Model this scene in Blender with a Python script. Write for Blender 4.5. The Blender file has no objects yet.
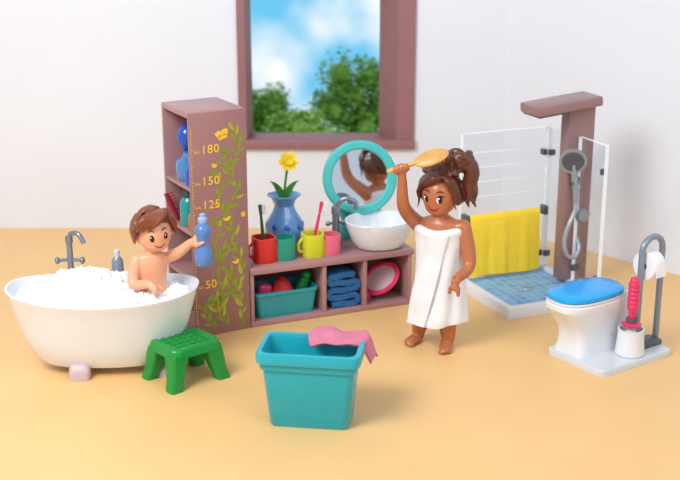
import bpy, bmesh, math, random
from mathutils import Vector, Matrix, noise
from mathutils.bvhtree import BVHTree
from math import sin, cos, pi, radians, tan, atan2, sqrt
random.seed(7)
S = bpy.context.scene
COL = S.collection
V = Vector
# ------------------------------------------------------------------ camera maths
PITCH = radians(17); F = 1200.0; CAM = V((0, -9.3, 3.757))
def ray(px, py):
    return V((0, cos(PITCH), -sin(PITCH))) + V((1, 0, 0))*((px-340)/F) - V((0, sin(PITCH), cos(PITCH)))*((py-240)/F)
def G(px, py, z=0.0):
    d = ray(px, py); return CAM + d*((z-CAM.z)/d.z)
def at(px, py, Y):
    d = ray(px, py); return CAM + d*((Y-CAM.y)/d.y)
# ------------------------------------------------------------------ materials
def lin(c):
    c = c/255.0
    return c/12.92 if c <= .04045 else ((c+.055)/1.055)**2.4
def rgb(c, k=1.0):
    return tuple(min(1.0, lin(x)*k) for x in c) + (1.0,)
def mat(name, c, rough=.35, var=.05, scale=5, bump=0, bscale=60, metal=0, trans=0, coat=0, sss=0, spec=.5, emit=0):
    m = bpy.data.materials.new(name); m.use_nodes = True
    nt = m.node_tree; N = nt.nodes; L = nt.links
    b = N['Principled BSDF']
    tc = N.new('ShaderNodeTexCoord'); nz = N.new('ShaderNodeTexNoise')
    nz.inputs['Scale'].default_value = scale; nz.inputs['Detail'].default_value = 3
    L.new(tc.outputs['Object'], nz.inputs['Vector'])
    r = N.new('ShaderNodeValToRGB')
    r.color_ramp.elements[0].position = .3; r.color_ramp.elements[1].position = .7
    r.color_ramp.elements[0].color = rgb(c, 1-var); r.color_ramp.elements[1].color = rgb(c, 1+var)
    L.new(nz.outputs['Fac'], r.inputs['Fac']); L.new(r.outputs['Color'], b.inputs['Base Color'])
    b.inputs['Roughness'].default_value = rough; b.inputs['Metallic'].default_value = metal
    b.inputs['Specular IOR Level'].default_value = spec
    b.inputs['Transmission Weight'].default_value = trans
    b.inputs['Coat Weight'].default_value = coat
    if emit:
        b.inputs['Emission Color'].default_value = (.95, .98, 1, 1); b.inputs['Emission Strength'].default_value = emit
    if sss:
        b.inputs['Subsurface Weight'].default_value = sss
        b.inputs['Subsurface Radius'].default_value = (.03, .015, .01)
    if bump:
        n2 = N.new('ShaderNodeTexNoise'); n2.inputs['Scale'].default_value = bscale
        L.new(tc.outputs['Object'], n2.inputs['Vector'])
        bp = N.new('ShaderNodeBump'); bp.inputs['Strength'].default_value = bump; bp.inputs['Distance'].default_value = .01
        L.new(n2.outputs['Fac'], bp.inputs['Height']); L.new(bp.outputs['Normal'], b.inputs['Normal'])
    return m
def glass_mat(name, tint, edge=.35):
    m = bpy.data.materials.new(name); m.use_nodes = True
    nt = m.node_tree; N = nt.nodes; L = nt.links
    N.remove(N['Principled BSDF']); out = N['Material Output']
    tr = N.new('ShaderNodeBsdfTransparent'); tr.inputs['Color'].default_value = rgb(tint)
    gl = N.new('ShaderNodeBsdfGlossy'); gl.inputs['Roughness'].default_value = .02
    lw = N.new('ShaderNodeLayerWeight'); lw.inputs['Blend'].default_value = .2
    mp = N.new('ShaderNodeMath'); mp.operation = 'MULTIPLY'; mp.inputs[1].default_value = edge
    L.new(lw.outputs['Fresnel'], mp.inputs[0])
    mx = N.new('ShaderNodeMixShader'); L.new(mp.outputs[0], mx.inputs[0])
    L.new(tr.outputs[0], mx.inputs[1]); L.new(gl.outputs[0], mx.inputs[2]); L.new(mx.outputs[0], out.inputs['Surface'])
    return m
M_floor = mat('floor_paint', (234, 190, 127), .42, .035, 1.4, bump=.04, bscale=35)
M_wall = mat('wall_paint', (229, 233, 241), .8, .02, .7)
M_frame = mat('window_frame_mauve', (152, 106, 108), .5, .04)
M_mauve = mat('mauve_plastic', (168, 126, 126), .34, .03)
M_mauve_d = mat('mauve_panel_plastic', (154, 110, 108), .36, .04, 2)
M_col = mat('shower_column_mauve', (150, 116, 114), .32, .03)
M_white = mat('white_plastic', (230, 233, 238), .18, .01)
M_offw = mat('pale_grey_plastic', (212, 216, 222), .22, .02)
M_foot = mat('tub_foot_mauve', (196, 174, 178), .4, .03)
M_foam = mat('bath_foam', (246, 249, 254), .65, .015, 30, bump=.4, bscale=70, emit=.03)  # faint emission brightens the foam, which is no light source
M_chrome = mat('grey_metal', (138, 145, 154), .25, .04, metal=.6)
M_shgrey = mat('shower_grey', (158, 166, 176), .25, .03, metal=.25)
M_dgrey = mat('dark_grey_plastic', (84, 88, 96), .35, .04)
M_steel = mat('steel_blue_grey', (138, 151, 168), .28, .04, metal=.3)
M_hose = mat('hose_grey', (174, 180, 188), .3, .05, metal=.3)
M_teal = mat('teal_plastic', (78, 192, 188), .26, .03)
M_teal_tray = mat('teal_tray_plastic', (36, 152, 162), .28, .04)
M_cupgreen = mat('sea_green_plastic', (36, 150, 124), .26, .04)
M_basket = mat('turquoise_plastic', (30, 166, 182), .24, .03)
M_blue_lid = mat('blue_lid_plastic', (28, 166, 238), .2, .03)
M_yellow = mat('yellow_terry', (253, 217, 58), .85, .04, 14, bump=.25, bscale=90)
M_green = mat('green_plastic', (20, 142, 58), .26, .04)
M_red = mat('red_plastic', (212, 44, 42), .24, .03)
M_redcloth = mat('red_cloth', (208, 48, 54), .75, .08, 18, bump=.3, bscale=70)
M_mag = mat('magenta_plastic', (222, 70, 130), .26, .03)
M_lime = mat('lime_plastic', (214, 214, 44), .26, .03)
M_pink = mat('pink_plastic', (240, 110, 138), .26, .03)
M_hotpink = mat('hot_pink_plastic', (224, 50, 104), .26, .03)
M_pinkcloth = mat('pink_cloth', (204, 118, 142), .85, .08, 12, bump=.3, bscale=80)
M_paleglass = mat('pale_mirror', (232, 210, 222), .15, .02, metal=.4)
M_darkblue = mat('navy_towel', (36, 98, 156), .85, .25, 30, bump=.3, bscale=90)
M_cobalt = mat('cobalt_glass', (40, 102, 222), .1, .05, trans=.4, coat=.3)
M_sky = mat('light_blue_glass', (100, 176, 248), .06, .05, trans=.5, coat=.4)
M_amber = mat('amber_glass', (214, 140, 40), .1, .05, trans=.4, coat=.3)
M_turq = mat('turquoise_glass', (40, 170, 172), .1, .05, trans=.3, coat=.3)
M_vase = mat('vase_glass', (126, 190, 254), .05, .06, 6, trans=.4, coat=.4)
M_facet = mat('vase_facet', (40, 110, 224), .08, .05, 6, trans=.2, coat=.4)
M_lav = mat('periwinkle_bottle', (92, 132, 200), .2, .05)
M_lavcap = mat('pale_periwinkle_cap', (150, 180, 226), .2, .05)
M_dgreen = mat('dark_green_plastic', (20, 92, 76), .3, .05)
M_crim = mat('crimson_plastic', (160, 28, 60), .3, .05)
M_petal = mat('yellow_petals', (252, 218, 40), .4, .06)
M_leaf = mat('flower_leaf', (70, 150, 50), .4, .1)
M_vine = mat('olive_print', (138, 148, 38), .5, .14, 14)
M_vine2 = mat('yellow_olive_print', (172, 168, 48), .5, .12, 14)
M_gold = mat('yellow_print', (248, 196, 56), .5, .05)
M_skin_w = mat('brown_skin', (182, 110, 72), .28, .02, 4)
M_skin_c = mat('peach_skin', (236, 172, 136), .28, .02, 4)
M_hair_w = mat('warm_brown_hair', (96, 50, 35), .28, .15, 20)
M_hair_c = mat('auburn_hair', (130, 70, 42), .3, .12, 18)
M_towel = mat('white_towel', (236, 238, 243), .85, .02, 20, bump=.25, bscale=80)
M_brush = mat('golden_wood', (212, 162, 90), .32, .08, 9)
M_bristle = mat('tan_bristles', (176, 128, 66), .7, .1, 40)
M_eye = mat('eye_dark', (30, 17, 15), .15, .02)
M_eyew_glint = mat('eye_white_and_glint', (245, 245, 245), .3, .01)  # whites of the eyes and their painted glints
M_lip = mat('lip_red', (150, 34, 44), .35, .03)
M_lipc = mat('lip_rose', (168, 62, 58), .4, .03)
M_paper = mat('toilet_paper', (244, 244, 248), .9, .02, 30, bump=.15)
M_tbark = mat('tree_bark', (96, 78, 58), .9, .2, 12, bump=.4)
M_fol = mat('tree_leaves', (138, 190, 82), .6, .4, 9)
M_fol2 = mat('tree_leaves_light', (162, 206, 98), .6, .4, 9)
M_lawn = mat('lawn_grass', (130, 170, 80), .9, .2, 6)
M_glass = glass_mat('shower_glass', (250, 252, 254), .1)
M_gedge = mat('shower_glass_edge', (228, 238, 244), .08, .01, emit=.12)  # slight emission makes edges and etched lines look brighter than the light would
M_mirror = mat('mirror_silver', (232, 241, 246), .03, .01, metal=1.0)
M_mosaic = bpy.data.materials.new('blue_mosaic'); M_mosaic.use_nodes = True
nt = M_mosaic.node_tree; b = nt.nodes['Principled BSDF']
tc = nt.nodes.new('ShaderNodeTexCoord'); bk_ = nt.nodes.new('ShaderNodeTexBrick')
bk_.offset = 0; bk_.inputs['Scale'].default_value = 12; bk_.inputs['Mortar Size'].default_value = .05
bk_.inputs['Brick Width'].default_value = 1.0; bk_.inputs['Row Height'].default_value = 1.0
bk_.inputs['Color1'].default_value = rgb((112, 162, 204)); bk_.inputs['Color2'].default_value = rgb((142, 188, 220)); bk_.inputs['Mortar'].default_value = rgb((176, 206, 228))
nt.links.new(tc.outputs['Object'], bk_.inputs['Vector']); nt.links.new(bk_.outputs['Color'], b.inputs['Base Color'])
b.inputs['Roughness'].default_value = .6; b.inputs['Specular IOR Level'].default_value = .2
# ------------------------------------------------------------------ mesh helpers
TM = {}
def merge(bm, t, M=None, mi=0):
    if M is not None: t.transform(M)
    for f in t.faces: f.material_index = mi
    me = bpy.data.meshes.new('tmp'); t.to_mesh(me); bm.from_mesh(me); bpy.data.meshes.remove(me); t.free()
def box(bm, x0, x1, y0, y1, z0, z1, bev=0, seg=2, M=None, mi=0):
    t = bmesh.new()
    bmesh.ops.create_cube(t, size=1, matrix=Matrix.Translation(((x0+x1)/2, (y0+y1)/2, (z0+z1)/2)) @ Matrix.Diagonal((x1-x0, y1-y0, z1-z0, 1)))
    if bev: bmesh.ops.bevel(t, geom=t.edges[:], offset=bev, segments=seg, affect='EDGES', profile=.5)
    merge(bm, t, M, mi)
def loft(bm, rings, cap0=True, cap1=True, mi=0, M=None, wrap=False):
    t = bmesh.new(); R = [[t.verts.new(p) for p in r] for r in rings]; n = len(R[0])
    pairs = list(zip(R, R[1:])) + ([(R[-1], R[0])] if wrap else [])
    for a, c in pairs:
        for i in range(n):
            j = (i+1) % n
            t.faces.new((a[i], a[j], c[j], c[i]))
    if not wrap:
        if cap0: t.faces.new(R[0][::-1])
        if cap1: t.faces.new(R[-1])
    merge(bm, t, M, mi)
def lathe(bm, prof, seg=32, sx=1, sy=1, M=None, mi=0):
    loft(bm, [[V((max(r, .0006)*cos(2*pi*i/seg)*sx, max(r, .0006)*sin(2*pi*i/seg)*sy, z)) for i in range(seg)] for r, z in prof], mi=mi, M=M)
def tube(bm, pts, r, seg=10, mi=0, M=None, closed=False, sq=1.0):
    pts = [V(p) for p in pts]; n = len(pts)
    rs = r if isinstance(r, (list, tuple)) else [r]*n
    if len(rs) != n:
        rs = [rs[min(len(rs)-1, int(k*(len(rs)-1)/(n-1)))]*(1-((k*(len(rs)-1)/(n-1)) % 1)) + rs[min(len(rs)-1, int(k*(len(rs)-1)/(n-1))+1)]*((k*(len(rs)-1)/(n-1)) % 1) for k in range(n)]
    rings = []; nrm = None
    for i in range(n):
        if closed: tg = pts[(i+1) % n]-pts[i-1]
        else: tg = pts[min(i+1, n-1)]-pts[max(i-1, 0)]
        tg.normalize()
        if nrm is None:
            nrm = tg.orthogonal().normalized()
        nrm = (nrm - tg*nrm.dot(tg)).normalized(); bn = tg.cross(nrm)
        rings.append([pts[i] + (nrm*cos(2*pi*k/seg) + bn*sin(2*pi*k/seg)*sq)*rs[i] for k in range(seg)])
    loft(bm, rings, mi=mi, M=M, wrap=closed)
def cr(pts, n=8):
    pts = [V(p) for p in pts]; P = [pts[0]*2-pts[1]] + pts + [pts[-1]*2-pts[-2]]; out = []
    for i in range(1, len(P)-2):
        for k in range(n):
            t = k/n; a, b_, c, d = P[i-1], P[i], P[i+1], P[i+2]
            out.append(.5*((2*b_) + (c-a)*t + (2*a-5*b_+4*c-d)*t*t + (3*b_-a-3*c+d)*t**3))
    out.append(pts[-1]); return out
def ball(bm, c, r, M=None, seg=20, mi=0, ico=None):
    r = (r, r, r) if isinstance(r, (int, float)) else r
    t = bmesh.new()
    if ico: bmesh.ops.create_icosphere(t, subdivisions=ico, radius=1)
    else: bmesh.ops.create_uvsphere(t, u_segments=seg, v_segments=max(6, seg*2//3), radius=1)
    T = Matrix.Translation(c) @ (M if M is not None else Matrix.Identity(4)) @ Matrix.Diagonal((r[0], r[1], r[2], 1))
    merge(bm, t, T, mi)
def rrect(w, d, r, z, k=6, cx=0, cy=0):
    r = min(r, w/2-.001, d/2-.001); out = []
    for q, (sx, sy) in enumerate(((1, 1), (-1, 1), (-1, -1), (1, -1))):
        for i in range(k+1):
            a = q*pi/2 + i*pi/2/k
            out.append(V((cx+sx*(w/2-r)+r*cos(a), cy+sy*(d/2-r)+r*sin(a), z)))
    return out
def sell(a, b_, z, n=2.0, seg=48, cx=0, cy=0):
    out = []
    for i in range(seg):
        t = 2*pi*i/seg; c, s = cos(t), sin(t)
        out.append(V((cx+a*math.copysign(abs(c)**(2/n), c), cy+b_*math.copysign(abs(s)**(2/n), s), z)))
    return out
def finish(name, bm, m, smooth=38):
    bmesh.ops.recalc_face_normals(bm, faces=bm.faces[:])
    me = bpy.data.meshes.new(name); bm.to_mesh(me); bm.free()
    for x in (m if isinstance(m, (list, tuple)) else [m]): me.materials.append(x)
    if smooth:
        for p in me.polygons: p.use_smooth = True
        me.set_sharp_from_angle(angle=radians(smooth))
    o = bpy.data.objects.new(name, me); COL.objects.link(o); return o
def part(name, bm, m, parent, world=False, smooth=38, label=None):
    if world: bm.transform(TM[parent.name].inverted())
    o = finish(name, bm, m, smooth); o.parent = parent; TM[o.name] = TM[parent.name]
    if label: o['label'] = label
    return o
def tag(o, label, cat, group=None, kind=None):
    o['label'] = label; o['category'] = cat
    if group: o['group'] = group
    if kind: o['kind'] = kind
    return o
def thing(name, label, cat, loc=(0, 0, 0), rot=0, group=None):
    o = bpy.data.objects.new(name, None); o.empty_display_size = .1; COL.objects.link(o)
    o.location = loc; o.rotation_euler = (0, 0, rot); TM[o.name] = Matrix.Translation(loc) @ Matrix.Rotation(rot, 4, 'Z')
    return tag(o, label, cat, group)
def single(name, bm, m, label, cat, loc=(0, 0, 0), rot=0, group=None, smooth=38, world=False, kind=None):
    T = Matrix.Translation(loc) @ Matrix.Rotation(rot, 4, 'Z')
    if world: bm.transform(T.inverted())
    o = finish(name, bm, m, smooth); o.location = loc; o.rotation_euler = (0, 0, rot); TM[o.name] = T
    return tag(o, label, cat, group, kind)
def struct(name, bm, m, smooth=38):
    o = finish(name, bm, m, smooth); o['kind'] = 'structure'; return o
def fuse(bm, voxel=.01, it=4, fac=.5):
    bmesh.ops.recalc_face_normals(bm, faces=bm.faces[:])
    me = bpy.data.meshes.new('fuse'); bm.to_mesh(me); bm.free()
    o = bpy.data.objects.new('fuse', me); COL.objects.link(o)
    r = o.modifiers.new('r', 'REMESH'); r.mode = 'VOXEL'; r.voxel_size = voxel
    s = o.modifiers.new('s', 'SMOOTH'); s.factor = fac; s.iterations = it
    bpy.context.view_layer.update(); dg = bpy.context.evaluated_depsgraph_get()
    res = bpy.data.meshes.new_from_object(o.evaluated_get(dg))
    out = bmesh.new(); out.from_mesh(res)
    bpy.data.objects.remove(o); bpy.data.meshes.remove(me); bpy.data.meshes.remove(res)
    return out
def sheet(bm, grid, th, mi=0):
    ni, nj = len(grid), len(grid[0]); N_ = [[None]*nj for _ in range(ni)]
    for i in range(ni):
        for j in range(nj):
            a = grid[min(i+1, ni-1)][j]-grid[max(i-1, 0)][j]; c = grid[i][min(j+1, nj-1)]-grid[i][max(j-1, 0)]
            N_[i][j] = a.cross(c).normalized()
    t = bmesh.new()
    A = [[t.verts.new(grid[i][j]+N_[i][j]*th/2) for j in range(nj)] for i in range(ni)]
    B = [[t.verts.new(grid[i][j]-N_[i][j]*th/2) for j in range(nj)] for i in range(ni)]
    for i in range(ni-1):
        for j in range(nj-1):
            t.faces.new((A[i][j], A[i+1][j], A[i+1][j+1], A[i][j+1])); t.faces.new((B[i][j], B[i][j+1], B[i+1][j+1], B[i+1][j]))
    for i in range(ni-1):
        t.faces.new((A[i][0], B[i][0], B[i+1][0], A[i+1][0])); t.faces.new((A[i][-1], A[i+1][-1], B[i+1][-1], B[i][-1]))
    for j in range(nj-1):
        t.faces.new((A[0][j], A[0][j+1], B[0][j+1], B[0][j])); t.faces.new((A[-1][j], B[-1][j], B[-1][j+1], A[-1][j+1]))
    merge(bm, t, None, mi)
B = bmesh.new
# ------------------------------------------------------------------ room
YW = 3.45
bm = B(); box(bm, -8, 7, -9, 3.6, -.1, 0); struct('floor', bm, M_floor, 0)
wx0, wx1 = -1.09, .80; wz0, wz1 = .914, 2.75
bm = B()
box(bm, -8, wx0, YW, YW+.15, 0, 4.5); box(bm, wx1, 1.77, YW, YW+.15, 0, 4.5)
box(bm, wx0, wx1, YW, YW+.15, 0, wz0); box(bm, wx0, wx1, YW, YW+.15, wz1, 4.5)
struct('wall_back', bm, M_wall, 0)
a0 = V((1.77, 3.45, 0)); a1 = V((3.32, 1.82, 0)); dv = (a1-a0).normalized()
MR = Matrix.Translation(a0) @ Matrix.Rotation(atan2(dv.y, dv.x), 4, 'Z')
bm = B(); box(bm, 0, 6, 0, .15, 0, 4.5, M=MR); struct('wall_right', bm, M_wall, 0)
bm = B()
fy0, fy1 = YW-.03, YW+.36
def vprism(bm, pts, z0, z1): loft(bm, [[V((x, y, z)) for x, y in pts] for z in (z0, z1)])
vprism(bm, [(wx0, fy0), (wx0+.085, fy0), (wx0+.125, fy1), (wx0, fy1)], wz0, wz1)
vprism(bm, [(wx1, fy0), (wx1-.19, fy0), (wx1-.21, fy0+.04), (wx1-.37, fy1), (wx1, fy1)], wz0, wz1)
box(bm, wx0-.01, wx1+.01, fy0-.04, fy1, wz0-.01, wz0+.085, .01)
box(bm, wx0, wx1, fy0, fy1, wz1-.1, wz1)
struct('window_1', bm, M_frame, 25)
bm = B(); box(bm, -5, 4, 3.6, 7.6, -.12, -.02); struct('lawn', bm, M_lawn, 0)
def tree(px, py, Y, r, n, m, label, squash=1.0, seed=1):
    random.seed(seed)
    c = at(px, py, Y); t = thing('tree', label, 'tree', (c.x, c.y, -.02))
    bm = B(); tube(bm, [(c.x, c.y, -.02), (c.x+.02, c.y, c.z*.5), (c.x, c.y, c.z)], [.06, .045, .02]); part('trunk', bm, M_tbark, t, True)
    bm = B()
    lobes = [(V((random.uniform(-1, 1), random.uniform(-.7, .7), random.uniform(-.9, .7)))*r*.68, r*random.uniform(.26, .44)) for _ in range(20)]
    for k in range(n):
        lo, lr = random.choice(lobes)
        d = V((random.gauss(0, 1), random.gauss(0, 1), random.gauss(0, 1))).normalized()*lr*random.uniform(.5, 1.25)
        p = c+V(((lo+d).x, (lo+d).y, (lo+d).z*squash)); s = random.uniform(.022, .045)
        if p.z < .05: continue
        R_ = Matrix.Rotation(random.uniform(0, 6), 3, 'Z') @ Matrix.Rotation(random.uniform(-1.4, 1.4), 3, 'X')
        vs = [bm.verts.new(p + R_ @ V(q)*s) for q in ((-1, 0, 0), (0, -.55, .1), (1, 0, 0), (0, .55, .1))]
        bm.faces.new(vs)
    for lo, lr in lobes: ball(bm, c+V((lo.x, lo.y, lo.z*squash)), lr*.5, ico=2)
    part('foliage', bm, m, t, True, 0)
tree(258, 114, 6.3, .48, 4200, M_fol, 'leafy green tree at the left edge of the window', 1.0, 3)
tree(358, 94, 6.6, .62, 6000, M_fol, 'tall leafy tree filling the right edge of the window', 1.1, 5)
tree(306, 130, 5.2, .52, 4600, M_fol2, 'low light green bushy tree in the bottom middle of the window', .62, 8)
random.seed(7)
# ------------------------------------------------------------------ frames
AN = radians(23); O = V((-.77, .39, 0)); U = V((cos(AN), sin(AN), 0)); W = V((-sin(AN), cos(AN), 0))
def Lc(u, v, z=0): return O + U*u + W*v + V((0, 0, z))
AC = radians(29); UC = V((cos(AC), sin(AC), 0)); WC_ = V((-sin(AC), cos(AC), 0))
def Lk(u, v, z=0): return O + UC*u + WC_*v + V((0, 0, z))
CH = 1.92; CW = .505; CD = .6
cab = thing('tall_cabinet', 'tall mauve shelf tower with a printed height chart on its front panel', 'cabinet', O, AC)
bm = B(); box(bm, -CW, 0, 0, .035, 0, CH, .006); pan = part('chart_panel', bm, M_mauve_d, cab)
bm = B(); box(bm, -CW, 0, CD-.03, CD, 0, CH-.04, .004); part('rear_panel', bm, M_mauve, cab)
bm = B(); box(bm, -.03, 0, .035, CD-.03, 0, CH-.04, .003); part('side_panel', bm, M_mauve, cab)
bm = B(); box(bm, -CW, 0, .036, CD, CH-.045, CH, .005); part('top_panel', bm, M_mauve, cab)
for z in (.03, .5, .915, 1.295):
    bm = B(); box(bm, -CW+.005, -.03, .035, CD-.03, z-.03, z, .004); part('shelf', bm, M_mauve, cab)
# printed chart
def puz(px, py):
    d = ray(px, py); n = -WC_; p = CAM + d*((O-CAM).dot(n)/d.dot(n)); return (p-O).dot(UC), p.z
bm = B(); yy = -.0012
def poly(pts, mi=0, y=yy):
    f = bm.faces.new([bm.verts.new((min(-.006, max(-CW+.006, u)), y, max(.01, z))) for u, z in pts]); f.material_index = mi
def ribbon(pts, w, mi=0, y=yy):
    P = cr([(u, 0, z) for u, z in pts], 6)
    for a, c in zip(P, P[1:]):
        t = (c-a).normalized(); n = V((-t.z, 0, t.x))*w
        poly([((a+n).x, (a+n).z), ((c+n).x, (c+n).z), ((c-n).x, (c-n).z), ((a-n).x, (a-n).z)], mi, y)
def leaf(u, z, ang, ln, wd, mi=0, y=yy, bend=0.0):
    out = []
    for k in range(12):
        t = k/6 if k <= 6 else (12-k)/6; sgn = 1 if k < 6 else -1
        if k == 6: sgn = 0
        x = t*ln; yv = sgn*wd*sin(pi*t**.8)+bend*ln*t*t
        out.append((u+x*cos(ang)-yv*sin(ang), z+x*sin(ang)+yv*cos(ang)))
    poly(out, mi, y)
def vine(pxs, nleaf, size, curl=0, grow=0.0):
    P = [puz(*p) for p in pxs]
    if curl:
        u0, z0 = P[-1]
        for k in range(1, 7): P.append((u0+curl*.035*(1-cos(k*1.0))*(1-.08*k), z0+.04*sin(k*1.0)*(1-.1*k)))
    ribbon(P, .005)
    C3 = cr([(u, 0, z) for u, z in P[:len(pxs)]], 10); n = len(C3)
    for k in range(nleaf):
        i = min(n-2, int((k+.5)/nleaf*n)); t = (C3[i+1]-C3[i]).normalized(); a = atan2(t.z, t.x)
        sd = 1 if k % 2 else -1
        u_ = C3[i].x; ln = size*random.uniform(.85, 1.15)*(1+grow*(1-k/nleaf))
        ang = a+sd*random.uniform(.55, .9)
        if u_+ln*cos(ang) > -.015 or u_+ln*cos(ang) < -CW+.02: ln *= .65
        leaf(u_, C3[i].z, ang, ln, ln*.15, 1 if random.random() < .2 else 0, yy-.0003*(k % 3), -sd*.25)
vine([(228, 328), (221, 305), (233, 280), (220, 258), (235, 235), (224, 212), (239, 192), (228, 170), (240, 150), (234, 128)], 42, .095, -1, .3)
vine([(240, 328), (243, 306), (237, 290), (243, 268), (238, 250)], 14, .1, -1, .3)
vine([(216, 330), (208, 320), (204, 308), (212, 300)], 9, .115, 1)
vine([(222, 318), (216, 304), (224, 290), (218, 278)], 9, .105, -1)
vine([(224, 212), (217, 200), (222, 186), (216, 174)], 8, .08, -1)
vine([(220, 258), (214, 246), (221, 232), (217, 222)], 8, .085, -1)
vine([(228, 170), (222, 160), (228, 150)], 5, .075, -1)
part('vine_print', bm, [M_vine, M_vine2], pan, smooth=0, label='printed olive-green climbing vine')
def flower(px, py, s, k=5):
    global bm
    bm = B(); u, z = puz(px, py)
    for i in range(k): leaf(u, z, i*2*pi/k+.3, s, s*.4, 0, yy-.0014)
    bmesh.ops.remove_doubles(bm, verts=bm.verts[:], dist=.0005); part('blossom', bm, M_gold, pan, smooth=0)
flower(243, 214, .028)
def butterfly(px, py, s, r):
    global bm
    bm = B(); u, z = puz(px, py)
    for a_, k in ((.5, 1), (2.6, 1), (-.6, .75), (3.75, .75)): leaf(u, z, a_+r, s*k, s*k*.46, 0, yy-.0014)
    bmesh.ops.remove_doubles(bm, verts=bm.verts[:], dist=.0005); part('butterfly', bm, M_gold, pan, smooth=0)
butterfly(222, 135, .07, .3); butterfly(214, 166, .03, -.3)
def bird(px, py, s, name):
    global bm
    bm = B(); u, z = puz(px, py)
    pts = [(-1.1, .25), (-.75, .05), (-.4, -.3), (.1, -.38), (.5, -.15), (.62, .2), (.95, .32), (.66, .45), (.5, .62), (.22, .6), (.08, .35), (-.25, .22), (-.7, .3)]
    poly([(u+x*s, z+q*s) for x, q in pts], 0, yy-.0014); part(name, bm, M_gold, pan, smooth=0)
bird(227, 219, .04, 'bird_print'); bird(236, 262, .04, 'bird_print')
for txt, px, py in (('180', 201, 154), ('150', 200, 186), ('125', 199, 210), ('50', 204, 289)):
    cu = bpy.data.curves.new('txt', 'FONT'); cu.body = txt; cu.size = .1; cu.offset = .0012; cu.space_character = 1.1
    to = bpy.data.objects.new('txt', cu); COL.objects.link(to); bpy.context.view_layer.update()
    me = bpy.data.meshes.new_from_object(to.evaluated_get(bpy.context.evaluated_depsgraph_get()))
    bm = B(); bm.from_mesh(me); bpy.data.objects.remove(to); bpy.data.meshes.remove(me)
    u, z = puz(px, py); u = max(u, -CW+.095)
    bm.transform(Matrix.Translation((u, yy-.0016, z)) @ Matrix.Rotation(pi/2, 4, 'X'))
    part('height_number', bm, M_gold, pan, smooth=0, label='yellow printed number '+txt)
    bm = B(); poly([(u-.06, z+.006), (u-.01, z+.006), (u-.01, z+.011), (u-.06, z+.011)], 0, yy-.0012)
    for q in range(4): poly([(u-.058+q*.013, z+.006), (u-.052+q*.013, z+.006), (u-.052+q*.013, z+.03-.01*(q % 2)), (u-.058+q*.013, z+.03-.01*(q % 2))], 0, yy-.0012)
    part('height_mark', bm, M_gold, pan, smooth=0)
bm = B(); poly([(-CW+.01, .12), (-CW+.013, .12), (-CW+.013, CH-.1), (-CW+.01, CH-.1)])
for q in range(62):
    z = .13+q*.027; ln = .024 if q % 5 == 0 else .014
    poly([(-CW+.01, z), (-CW+.01+ln, z), (-CW+.01+ln, z+.004), (-CW+.01, z+.004)])
part('ruler_ticks', bm, M_gold, pan, smooth=0)
# vanity
VL = 1.54; VD = .56; VH = .53
van = thing('vanity_unit', 'low mauve open-fronted vanity counter with three cubbyholes', 'cabinet', O, AN)
bm = B(); box(bm, .004, VL+.02, -.015, VD, VH-.055, VH, .01); part('countertop', bm, M_mauve, van)
for (x0, x1, nm) in ((.006, .04, 'side_panel'), (VL-.035, VL, 'side_panel'), (.67, .71, 'divider'), (1.06, 1.1, 'divider')):
    bm = B(); box(bm, x0, x1, 0, VD-.04, .05, VH-.056, .005); part(nm, bm, M_mauve, van)
bm = B(); box(bm, .006, VL, 0, VD-.01, 0, .05, .006); part('bottom_panel', bm, M_mauve, van)
bm = B(); box(bm, .006, VL, VD-.04, VD-.01, .05, VH-.056, .002); part('back_panel', bm, M_mauve, van)
t = thing('storage_tray', 'teal open storage tray in the left cubby of the vanity', 'tray', Lc(.35, .2, .051), AN)
bm = B(); loft(bm, [rrect(.52, .3, .04, 0), rrect(.57, .36, .05, .205), rrect(.59, .38, .05, .21), rrect(.59, .38, .05, .235), rrect(.55, .34, .05, .235), rrect(.5, .28, .04, .02)])
part('body', bm, M_teal_tray, t)
bm = B(); ball(bm, (0, 0, .17), (.1, .1, .13), seg=36)
for v_ in bm.verts: v_.co *= 1+.1*noise.noise(v_.co*14)
single('washcloth', bm, M_redcloth, 'bunched red washcloth in the teal tray', 'washcloth', Lc(.36, .19, .052), AN, smooth=70)
bm = B(); tube(bm, cr([(-.02, 0, .08), (.02, -.01, .2), (.05, -.02, .28)], 6), [.045, .055, .04], 14); ball(bm, (.055, -.022, .3), .045)
single('bath_toy', bm, M_green, 'green stick with a ball end in the teal tray', 'bath toy', Lc(.53, .2, .05), AN)
bm = B(); box(bm, -.06, .06, -.05, .05, .12, .27, .025, 3, Matrix.Rotation(.2, 4, 'Y'))
single('sponge', bm, M_mag, 'pink sponge at the left end inside the teal tray', 'sponge', Lc(.15, .19, .05), AN)
# folded towel in cubby 2
path = []; nl = 5; dz = .066; hw = .108
for k in range(nl):
    z = dz*k; sg = 1 if k % 2 == 0 else -1
    for q in range(7): path.append((sg*(-hw+2*hw*q/6), z+.006*sin(q+k)))
    if k < nl-1:
        for q in range(1, 6): a_ = -pi/2+pi*q/6; path.append((sg*(hw+.033*cos(a_)), z+dz/2+.033*sin(a_)))
g = [[V((x, y, z+.03)) for y in (-.03, -.01, .1, .24, .26)] for x, z in path]
bm = B(); sheet(bm, g, .052)
single('folded_towel', bm, M_darkblue, 'blue towel folded into a thick stack in the middle cubby of the vanity', 'towel', Lc(.885, .06, .056), AN, smooth=60)
t = thing('hand_mirror', 'pink oval hand mirror leaning in the right cubby of the vanity', 'mirror', Lc(1.31, .13, .05), AN)
MT = Matrix.Translation((.0, .03, .175)) @ Matrix.Rotation(radians(-34), 4, 'Y') @ Matrix.Rotation(radians(34), 4, 'X') @ Matrix.Scale(1.15, 4)
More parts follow.
